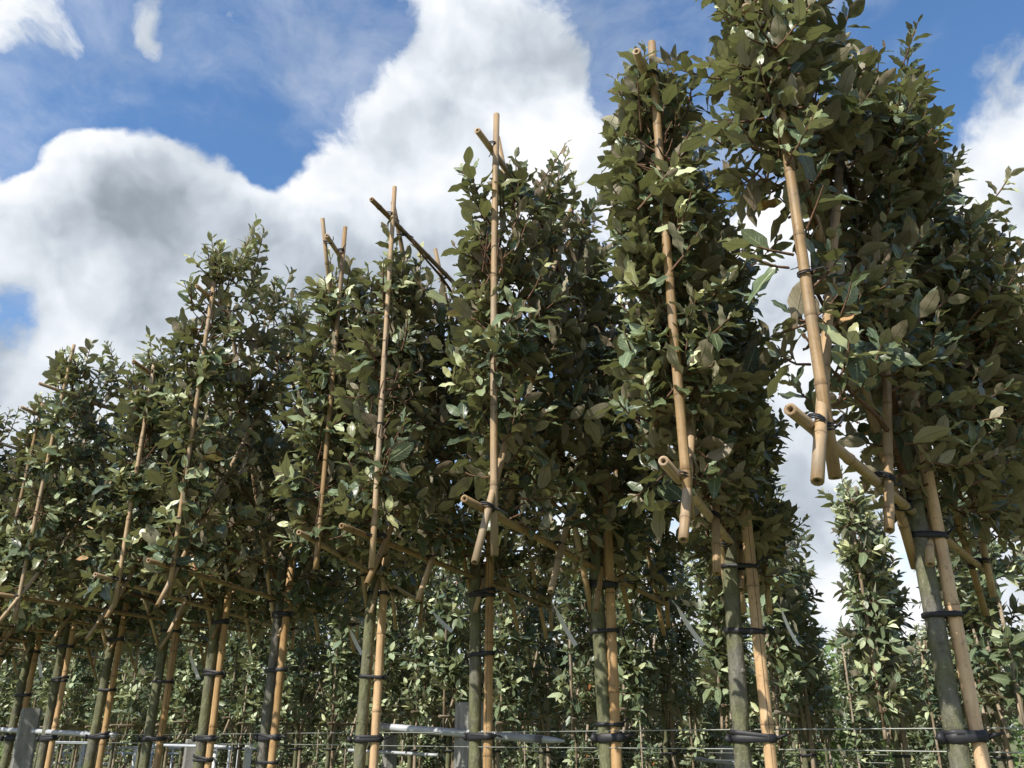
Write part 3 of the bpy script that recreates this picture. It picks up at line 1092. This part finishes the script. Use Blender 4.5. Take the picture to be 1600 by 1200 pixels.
    for (a, b, r_) in canes:
        mb = MB()
        # build along z in its own frame so the streaks follow the cane
        aw, bw_ = loc(*a), loc(*b)
        L = (bw_ - aw).length
        add_cane(mb, (0, 0, 0), (0, 0, L), r_, 10 if k < 6 else 8, .17, rg=rr)
        co = mb.build('cane', M_CANE, frame, attr='cane')
        co.matrix_basis = Matrix.Translation(aw - fo_) @ (bw_ - aw).to_track_quat('Z', 'Y').to_matrix().to_4x4()
    if k < 10:
        for (a, b, r_) in canes[2:]:
            for vv in (0.0, rail_top):
                f = (vv - a[2]) / (b[2] - a[2])
                p = [a[q] + (b[q] - a[q]) * f for q in range(3)]
                p[1] *= .5
                put_tie(frame, loc(*p), loc(*b) - loc(*a), cr * rr.uniform(1.45, 1.85), fo_, rr)
        for vv in rr.sample((.2, .35, .5, .66, .8), rr.randrange(1, 4)):
            put_tie(frame, loc(-wd, .021, vv + rr.uniform(-.06, .06)), (0, 0, 1), cr * 1.14, fo_, rr)

    # ---- stake strapped to the trunk
    sk = thing('bamboo_stake', base + Vector((.043, -.012, 0)), 'thick bamboo stake strapped to the trunk ' + which, 'bamboo stake', 'stakes of the front row')
    so_ = sk.location.copy()
    sr = .0162 * rr.uniform(.95, 1.06)
    mb = MB()
    lean = Vector((rr.uniform(-.008, .008), rr.uniform(-.006, .006), 0))
    add_cane(mb, (0, 0, 0), (lean.x, lean.y, zr + .30), sr, 14, .27, .006, rg=rr)
    po = mb.build('pole', M_STAKE, sk, attr='cane')
    zs = [zr - .06, EYE + .24 + rr.uniform(-.05, .05), EYE + rr.uniform(-.006, .006)]
    if k in (2, 5, 6):
        zs.append(EYE + .035 if k == 2 else EYE - .085)
    for i, z in enumerate(zs):
        mb = MB()
        t_ = trunk_at(z) - so_
        s_ = lean * (z / (zr + .3))
        big = abs(z - EYE) < .01
        if big or rr.random() < .5:
            strap_mesh(mb, t_, s_, tr_r * 1.10, sr * 1.10, z + rr.uniform(.004, .012), .012, .003, rr.uniform(-.22, .22), False, rr)
        if not big:
            e_ = Vector((s_.x, s_.y, z)) + Vector((sr * rr.uniform(.6, 1.1), -sr * .9, 0))
            mb.tube([e_, e_ + Vector((.012, -.006, .012)), e_ + Vector((.02, -.004, rr.uniform(-.03, .03)))], [.0035, .003, .002], 5)
        strap_mesh(mb, t_, s_, tr_r * 1.05, sr * 1.04, z, .021 * rr.uniform(.8, 1.15) if big else .013 * rr.uniform(.8, 1.2), .0045 if big else .003, rr.uniform(-.08, .08), big, rr)
        mb.build('strap', M_RUBBER, sk)

# ------------------------------------------------------------------ row wires, posts and pipes of the front row
P0 = front_info[0]['base']


def row_pt(t, z=0.0, perp=0.0, along0=P0):
    p = along0 + ROW_DIR * t + ROW_PERP * perp
    return Vector((p.x, p.y, z))


def wire(name, a, b, r, label, group, sag=.004):
    mb = MB()
    o = Vector(((a.x + b.x) / 2, (a.y + b.y) / 2, 0))
    n = 24
    pts = []
    for i in range(n + 1):
        s = i / n
        p = a.lerp(b, s)
        pts.append(p - o + Vector((0, 0, sag * math.sin(s * 37))))
    mb.tube(pts, r, 6)
    ob = mb.build(name, M_WIRE)
    ob.location = o
    return tag(ob, label, 'wire', group)


wire('support_wire', row_pt(-1.6, EYE + .022, .03), row_pt(8.5, EYE + .006, .03), .0017, 'upper steel wire running along the front row behind the trunks', 'row wires', .001)
wire('support_wire', row_pt(-1.6, EYE - .030, .03), row_pt(8.5, EYE - .014, .03), .0017, 'lower steel wire running along the front row behind the trunks', 'row wires', .001)


def concrete_post(p, wdt, top, yaw, label, group, mat=None):
    mb = MB()
    c = .012
    h = wdt / 2
    prof = [(-h + c, -h), (h - c, -h), (h, -h + c), (h, h - c), (h - c, h), (-h + c, h), (-h, h - c), (-h, -h + c)]
    zs = (0, top - .012, top)
    sc = (1.06, 1.0, .93)
    for z, s in zip(zs, sc):
        for (x, y) in prof:
            mb.v.append(Vector((x * s, y * s, z)))
            mb.c.append((0, 0, 0))
    for i in range(2):
        for q in range(8):
            a, b = i * 8 + q, i * 8 + (q + 1) % 8
            mb.f.append((a, b, b + 8, a + 8))
    mb.f.append(tuple(16 + q for q in range(8)))
    ob = mb.build('concrete_post', mat or M_CONC, smooth=False)
    ob.location = p
    ob.rotation_euler = (0, 0, yaw)
    return tag(ob, label, 'post', group)


def ray_pt(x, y, depth):
    """point of the place seen at a photograph position, at a given distance along the view"""
    d = sky_dir(x, y)
    return Vector((d.x, d.y, d.z)) * (depth / d.y) + Vector((0, 0, EYE))


pp = ray_pt(736, 1150, 3.16)
concrete_post(Vector((pp.x, pp.y, 0)), .092, EYE + .112, .5, 'grey concrete post behind the fourth trunk of the front row', 'concrete posts')
pp = ray_pt(42, 1150, 4.9)
concrete_post(Vector((pp.x, pp.y, 0)), .10, EYE + .145, .5, 'grey concrete post between the two leftmost trunks', 'concrete posts')


def pipe(a, b, r, label, group, flat_end=False, name='steel_pipe'):
    mb = MB()
    o = (a + b) / 2
    n = 10
    t = (b - a).normalized()
    L = (b - a).length
    pts = [a + t * (L * i / n) - o for i in range(n + 1)]
    rr_ = [r] * (n + 1)
    base_pts = [pts[0] + t * .05, pts[0] + t * .0004] + pts
    rads = [r * .8, r * .82] + rr_
    if flat_end:
        pts2 = base_pts[:-1] + [base_pts[-1] - t * .06, base_pts[-1]]
        mb.tube(base_pts[:-1] + [b - o - t * .10, b - o - t * .04, b - o], rads[:-1] + [r, r * .75, r * .3], 14)
    else:
        mb.tube(base_pts + [pts[-1] - t * .0004, pts[-1] - t * .05], rads + [r * .82, r * .8], 14)
    ob = mb.build(name, M_PIPE)
    ob.location = o
    return tag(ob, label, 'pipe', group)


pipe(ray_pt(590, 1135, 3.30), ray_pt(882, 1158, 2.92), .0125, 'grey steel pipe tied across the fourth trunk, pointed at its right end', 'steel pipes', True)
pipe(ray_pt(-60, 1137, 5.3), ray_pt(181, 1149, 4.45), .0125, 'grey steel pipe tied across the three leftmost trunks', 'steel pipes')

# ------------------------------------------------------------------ white plant tags
TAGS = [(1057, 946, 1101, 1008, 2.95, 'right of the third trunk'), (867, 948, 901, 1008, 3.15, 'left of the third trunk'),
        (676, 956, 707, 986, 3.9, 'left of the fourth trunk'), (546, 982, 566, 1022, 4.2, 'left of the fifth trunk'),
        (296, 1022, 311, 1061, 4.6, 'left of the seventh trunk'), (59, 1020, 64, 1058, 5.4, 'left of the tenth trunk'),
        (1220, 950, 1250, 1008, 3.0, 'right of the second trunk')]
for i, (x0, y0, x1, y1, dep, wh) in enumerate(TAGS):
    a, b = ray_pt(x0, y0, dep), ray_pt(x1, y1, dep)
    L = (b - a).length
    mb = MB()
    t = (b - a).normalized()
    side = t.cross(Vector((.3, -1, .2))).normalized()
    nrm = t.cross(side)
    n = 8
    w0 = .0085 if i != 6 else .006
    for s in range(n + 1):
        f = s / n
        c = a.lerp(b, f) + nrm * (.012 * math.sin(f * 2.6))
        ww = w0 * (.25 + .75 * min(1, f * 4))
        for sx in (-1, 1):
            for nz in (-1, 1):
                mb.v.append(c + side * (ww * sx) + nrm * (.0004 * nz) - a)
                mb.c.append((0, 0, 0))
    for s in range(n):
        q = s * 4
        mb.f += [(q, q + 4, q + 6, q + 2), (q + 1, q + 3, q + 7, q + 5), (q, q + 1, q + 5, q + 4), (q + 2, q + 6, q + 7, q + 3)]
    mb.f += [(0, 2, 3, 1), (n * 4, n * 4 + 1, n * 4 + 3, n * 4 + 2)]
    mb.tube([Vector((0, 0, 0)) - t * .02 + nrm * .006, Vector((0, 0, 0)), t * .012], [.001, .0012, .001], 5)
    ob = mb.build('plant_tag', M_TAG, smooth=False)
    ob.location = a
    tag(ob, 'white plastic plant tag hanging ' + wh + ' from the right', 'tag', 'white plant tags')

# ------------------------------------------------------------------ rows behind: low panels
NBG = 7
bg_folds = []
ZR2 = 0.0
for q in range(NBG):
    rg = np.random.default_rng(900 + q)
    tops = ((-1, -.4, .3, 1), tuple(rg.uniform(.98, 1.2, 4)))
    o, d0, d1, ln, cnt, young, sz = panel_shoots(rg, 300, .72, 1.0, tops, len_rng=(.08, .17), size=.080, yb=.30, ne=.22, thick=.9)
    lv, sh = grow(o, d0, d1, ln, cnt, young, sz, rg)
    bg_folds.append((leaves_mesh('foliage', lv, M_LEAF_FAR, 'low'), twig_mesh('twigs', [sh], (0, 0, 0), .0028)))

CANE_CACHE = {}


def bg_cane(a, b, r, rg, key):
    if key not in CANE_CACHE:
        mb = MB()
        add_cane(mb, (0, 0, 0), (0, 0, (Vector(b) - Vector(a)).length), r * .85, 6, .22, .004, rg=rg)
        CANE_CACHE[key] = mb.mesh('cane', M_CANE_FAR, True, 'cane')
    return CANE_CACHE[key]


BG_CANES = [((-.82, 0, 0), (.80, 0, 0)), ((-.80, 0, 1.0), (.80, 0, 1.0)), ((-.70, .02, -.09), (-.70, .02, 1.08)), ((.70, .02, -.09), (.70, .02, 1.08))]
for b in (-.66, -.30, .06):
    BG_CANES.append(((b - .075, .02, -.13), (b + .64, .02, 1.10)))
    BG_CANES.append(((-b + .075, -.02, -.13), (-b - .64, -.02, 1.10)))

bgt = []
for q in range(3):
    mb = MB()
    rr = random.Random(q + 60)
    tp = trunk_path((0, 0), 2.2, rr, .01)
    mb.tube(tp, [.022 * (1.1 - .5 * i / 10) for i in range(11)], 8)
    bgt.append(mb.mesh('trunk', M_BARK))
bgs = []
for q in range(3):
    mb = MB()
    add_cane(mb, (.042, -.01, 0), (.042, -.01, 1.9), .015, 8, .27, .006, rg=random.Random(70 + q))
    bgs.append(mb.mesh('pole', M_CANE_FAR, True, 'cane'))
bgf = []
for q in range(3):
    mb = MB()
    rr = random.Random(80 + q)
    for (a, b) in BG_CANES:
        add_cane(mb, a, b, .010, 5, .25, .004, hollow=False, rg=rr)
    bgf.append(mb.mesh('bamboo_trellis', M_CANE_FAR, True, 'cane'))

strap_bg = MB()
strap_mesh(strap_bg, (0, 0), (.042, -.01), .024, .017, EYE - .09, .014, .003, 0, False, random.Random(1))
STRAP_BG = strap_bg.mesh('strap', M_RUBBER)


def bg_tree(p, phi, zr, i, detail, lab, gname, scale=1.0):
    rr = random.Random(int(p.x * 1000) * 7 + int(p.y * 1000))
    q = rr.randrange(NBG)
    t = thing('pleached_tree', p, lab[0], 'tree', gname + ' trees')
    rot = Matrix.Rotation(-R(phi) + math.pi / 2, 4, 'Z')
    flip = Matrix.Rotation(math.pi if rr.random() < .5 else 0, 4, 'Z')
    M = Matrix.Translation((0, 0, zr)) @ rot @ flip @ Matrix.Scale(scale, 4)
    f = link(bpy.data.objects.new('foliage', bg_folds[q][0]), t)
    f.matrix_basis = M
    f['kind'] = 'stuff'
    if detail:
        f2 = link(bpy.data.objects.new('twigs', bg_folds[q][1]), t)
        f2.matrix_basis = M
        f2['kind'] = 'stuff'
    tr = link(bpy.data.objects.new('trunk', bgt[q % 3]), t)
    tr.rotation_euler = (0, 0, rr.uniform(0, 6.28))
    if detail:
        fr = thing('bamboo_trellis', p + Vector((0, 0, zr)), lab[1], 'bamboo trellis', gname + ' trellises')
        for ci, (a, b) in enumerate(BG_CANES):
            a, b = Vector(a), Vector(b)
            o = bpy.data.objects.new('cane', bg_cane(a, b, .0105, random.Random(ci), ci))
            link(o, fr)
            jit = Matrix.Translation((rr.uniform(-.02, .02), 0, rr.uniform(-.015, .015)))
            o.matrix_basis = rot @ jit @ Matrix.Translation(a) @ (b - a).to_track_quat('Z', 'Y').to_matrix().to_4x4()
    else:
        o = bpy.data.objects.new('bamboo_trellis', bgf[q % 3])
        link(o)
        o.matrix_basis = Matrix.Translation(p + Vector((0, 0, zr))) @ rot
        tag(o, lab[1], 'bamboo trellis', gname + ' trellises')
    if detail:
        sk = thing('bamboo_stake', p, lab[2], 'bamboo stake', gname + ' stakes')
        link(bpy.data.objects.new('pole', bgs[q % 3]), sk)
        link(bpy.data.objects.new('strap', STRAP_BG), sk)
    else:
        o = bpy.data.objects.new('bamboo_stake', bgs[q % 3])
        link(o)
        o.location = p
        tag(o, lab[2], 'bamboo stake', gname + ' stakes')


def NUM(n):
    ones = ['', 'first', 'second', 'third', 'fourth', 'fifth', 'sixth', 'seventh', 'eighth', 'ninth', 'tenth', 'eleventh', 'twelfth', 'thirteenth', 'fourteenth',
            'fifteenth', 'sixteenth', 'seventeenth', 'eighteenth', 'nineteenth']
    if n < 20:
        return ones[n]
    tens = {2: ('twentieth', 'twenty'), 3: ('thirtieth', 'thirty'), 4: ('fortieth', 'forty')}[n // 10]
    return tens[0] if n % 10 == 0 else tens[1] + '-' + ones[n % 10]


rr = random.Random(5)
ROW2 = P0 + ROW_PERP * 3.0
t = -.82
i = 0
while t < 15.5:
    p = ROW2 + ROW_DIR * t
    p = Vector((p.x + rr.uniform(-.03, .03), p.y + rr.uniform(-.03, .03), 0))
    nth = NUM(i + 1)
    lab = ['low crowned evergreen tree, %s from the right in the second row' % nth, 'bamboo lattice in the crown %s from the right in the second row' % nth,
           'bamboo stake at the trunk %s from the right in the second row' % nth]
    bg_tree(p, 20 + rr.uniform(-7, 7), EYE + .13 + rr.uniform(-.03, .03), i, i < 18, lab, 'second row')
    t += .47 + rr.uniform(-.03, .03)
    i += 1
for r_i, (perp, t0, t1, stp, dz) in enumerate(((6.2, -.6, 19, .5, -.36), (9.5, 1.5, 24, .52, .0), (14.5, 4, 32, .6, .0))):
    rowp = P0 + ROW_PERP * perp
    t = t0
    while t < t1:
        p = rowp + ROW_DIR * t
        p = Vector((p.x + rr.uniform(-.05, .05), p.y + rr.uniform(-.05, .05), 0))
        nm = ('third', 'fourth', 'fifth')[r_i]
        lab = ['small far evergreen tree in the %s row' % nm, 'far bamboo lattice in the %s row' % nm, 'far bamboo stake in the %s row' % nm]
        bg_tree(p, 22 + rr.uniform(-8, 8), EYE + .02 + dz + rr.uniform(-.05, .03), 0, False, lab, nm + ' row', .95)
        t += stp

# wires, posts and pipes of the second row
wire('support_wire', row_pt(-2, EYE - .085, 3.03), row_pt(16, EYE - .085, 3.03), .0016, 'upper steel wire of the second row', 'row wires', .002)
wire('support_wire', row_pt(-2, EYE - .125, 3.03), row_pt(16, EYE - .125, 3.03), .0016, 'lower steel wire of the second row', 'row wires', .002)
for (x, dep, wdt, top, lb) in ((1131, 6.7, .10, -.055, 'left of the second trunk from the right'), (610, 7.6, .10, .02, 'between the fourth and fifth trunks from the right'),
                               (300, 8.6, .10, -.01, 'beside the seventh trunk from the right')):
    p = ray_pt(x, 1153, dep)
    concrete_post(Vector((p.x, p.y, 0)), wdt, EYE + top, .4, 'grey post of the second row, ' + lb, 'concrete posts')
p = ray_pt(390, 1153, 11.0)
concrete_post(Vector((p.x, p.y, 0)), .085, EYE - .08, .3, 'pale concrete post left of the sixth trunk from the right', 'concrete posts', M_WHITEPOST)
pipe(ray_pt(545, 1172, 7.6), ray_pt(684, 1180, 7.0), .0125, 'thin grey pipe behind the fifth trunk from the right', 'steel pipes')
pipe(ray_pt(1087, 1186, 6.3), ray_pt(1152, 1193, 5.9), .0125, 'thin grey pipe end left of the second trunk from the right', 'steel pipes')
pipe(ray_pt(244, 1164, 8.2), ray_pt(354, 1167, 7.9), .0125, 'thin grey pipe beside the seventh trunk from the right', 'steel pipes')
pipe(ray_pt(84, 1160, 9.0), ray_pt(140, 1161, 8.8), .0125, 'thin grey pipe behind the ninth trunk from the right', 'steel pipes')

# pale metal rail frames of the beds beyond
rail = thing('scaffold_rack', ray_pt(150, 1165, 12.5) * 1.0, 'pale metal pipe rack with posts and braces beyond the left trunks', 'pipe rack')
rail.location.z = 0
ro = rail.location.copy()
for i, x in enumerate((84, 96, 120, 131, 156, 163, 214, 240, 272, 338, 360, 374)):
    p = ray_pt(x, 1160, 12.3 + .5 * (i % 3))
    mb = MB()
    mb.tube([Vector((p.x, p.y, 0)) - ro, Vector((p.x, p.y, EYE - .10 + .03 * (i % 2))) - ro], .014 if i % 3 else .028, 8)
    mb.build('post', M_WHITEPOST if i % 3 == 0 else M_PIPE, rail)
for (y, x0, x1, d0_, d1_) in ((1168, 80, 400, 12.4, 12.2), (1176, 84, 280, 12.7, 12.5), (1192, 84, 175, 12.4, 12.2)):
    mb = MB()
    mb.tube([ray_pt(x0, y, d0_) - ro, ray_pt(x1, y + 2, d1_) - ro], .014, 8)
    mb.build('rail', M_PIPE, rail)
for (xa, ya, xb, yb_) in ((96, 1172, 102, 1192), (118, 1199, 136, 1172), (190, 1172, 197, 1192)):
    mb = MB()
    mb.tube([ray_pt(xa, ya, 12.5) - ro, ray_pt(xb, yb_, 12.5) - ro], .012, 6)
    mb.build('brace', M_PIPE, rail)

# ------------------------------------------------------------------ bright shrubs and far hedge
def leaf_ball(seed, rx, ry, rz, n, size):
    rg = np.random.default_rng(seed)
    d = norm(rg.normal(0, 1, (n, 3)))
    rad = rg.uniform(.45, 1.0, n) ** .6 * (1 + .22 * np.sin(d[:, 0] * 7 + seed) * np.cos(d[:, 2] * 6 + d[:, 1] * 5))
    o = d * rad[:, None] * np.array([rx, ry, rz])
    o[:, 2] = np.maximum(o[:, 2], -rz * .95)
    d0 = norm(d + rg.normal(0, .5, (n, 3)) + [0, 0, .3])
    d1 = norm(d0 + [0, 0, .5])
    lv, sh = grow(o, d0, d1, rg.uniform(.15, .35, n), np.full(n, 7), rg.uniform(.1, .9, n), np.full(n, size), rg)
    return leaves_mesh('foliage', lv, M_LEAF_SHRUB, 'low'), twig_mesh('twigs', [sh], (0, 0, 0), .004)


SH = [leaf_ball(3 + q, 1.3, 1.3, 1.15, 420, .12) for q in range(3)]
sb = MB()
for a in range(5):
    an = a * 1.256
    sb.tube([(0, 0, 0), (.12 * math.cos(an), .12 * math.sin(an), .5), (.45 * math.cos(an), .45 * math.sin(an), 1.3)], [.05, .035, .015], 6)
SHST = sb.mesh('stem', M_BARK)
for i, (x, ytop, dep) in enumerate(((1272, 1000, 13.5), (1335, 1020, 14), (480, 1085, 24), (640, 1090, 23), (180, 1105, 26), (820, 1085, 24), (60, 1100, 27), (330, 1095, 26), (950, 1080, 22),
                                    (1110, 1075, 20), (1430, 1040, 17), (1540, 1040, 16), (560, 1100, 30), (720, 1098, 30))):
    top = ray_pt(x, ytop, dep)
    p = Vector((top.x, top.y, 0))
    near = i < 2
    t = thing('shrub', p, 'bright yellow green shrub in the gap right of the second trunk from the right' if i == 0 else
              'bright green shrub glimpsed behind the rows of trees', 'shrub', 'bright shrubs behind the rows')
    s = top.z / 2.3
    f = link(bpy.data.objects.new('foliage', SH[i % 3][0]), t)
    f.matrix_basis = Matrix.Translation((0, 0, 1.15 * s)) @ Matrix.Rotation(i * 1.1, 4, 'Z') @ Matrix.Scale(s, 4)
    f['kind'] = 'stuff'
    st_ = link(bpy.data.objects.new('stem', SHST), t)
    st_.scale = (s, s, s)

# far hedge: reads as one mass
rg = np.random.default_rng(42)
n = 9000
hx = rg.uniform(-60, 60, n)
hd = np.array([.0])
o = np.stack([hx, 46 + rg.normal(0, 1.2, n) - hx * .25, rg.uniform(0.0, 1, n) ** .8 * (2.6 + .7 * np.sin(hx * .6) + .5 * np.sin(hx * 1.7))], 1)
d0 = norm(rg.normal(0, 1, (n, 3)) + [0, -.4, .5])
d1 = norm(d0 + [0, 0, .5])
lv, sh = grow(o, d0, d1, rg.uniform(.3, .6, n), np.full(n, 5), rg.uniform(0, .7, n), np.full(n, .30), rg)
hg = link(bpy.data.objects.new('far_hedge', leaves_mesh('far_hedge', lv, M_LEAF_SHRUB, 'low')))
tag(hg, 'far green hedge closing the view behind the nursery rows', 'hedge', None, 'stuff')
print('objects', len(bpy.data.objects), 'leaves', sum(len(l['P']) for l in front_leaves))
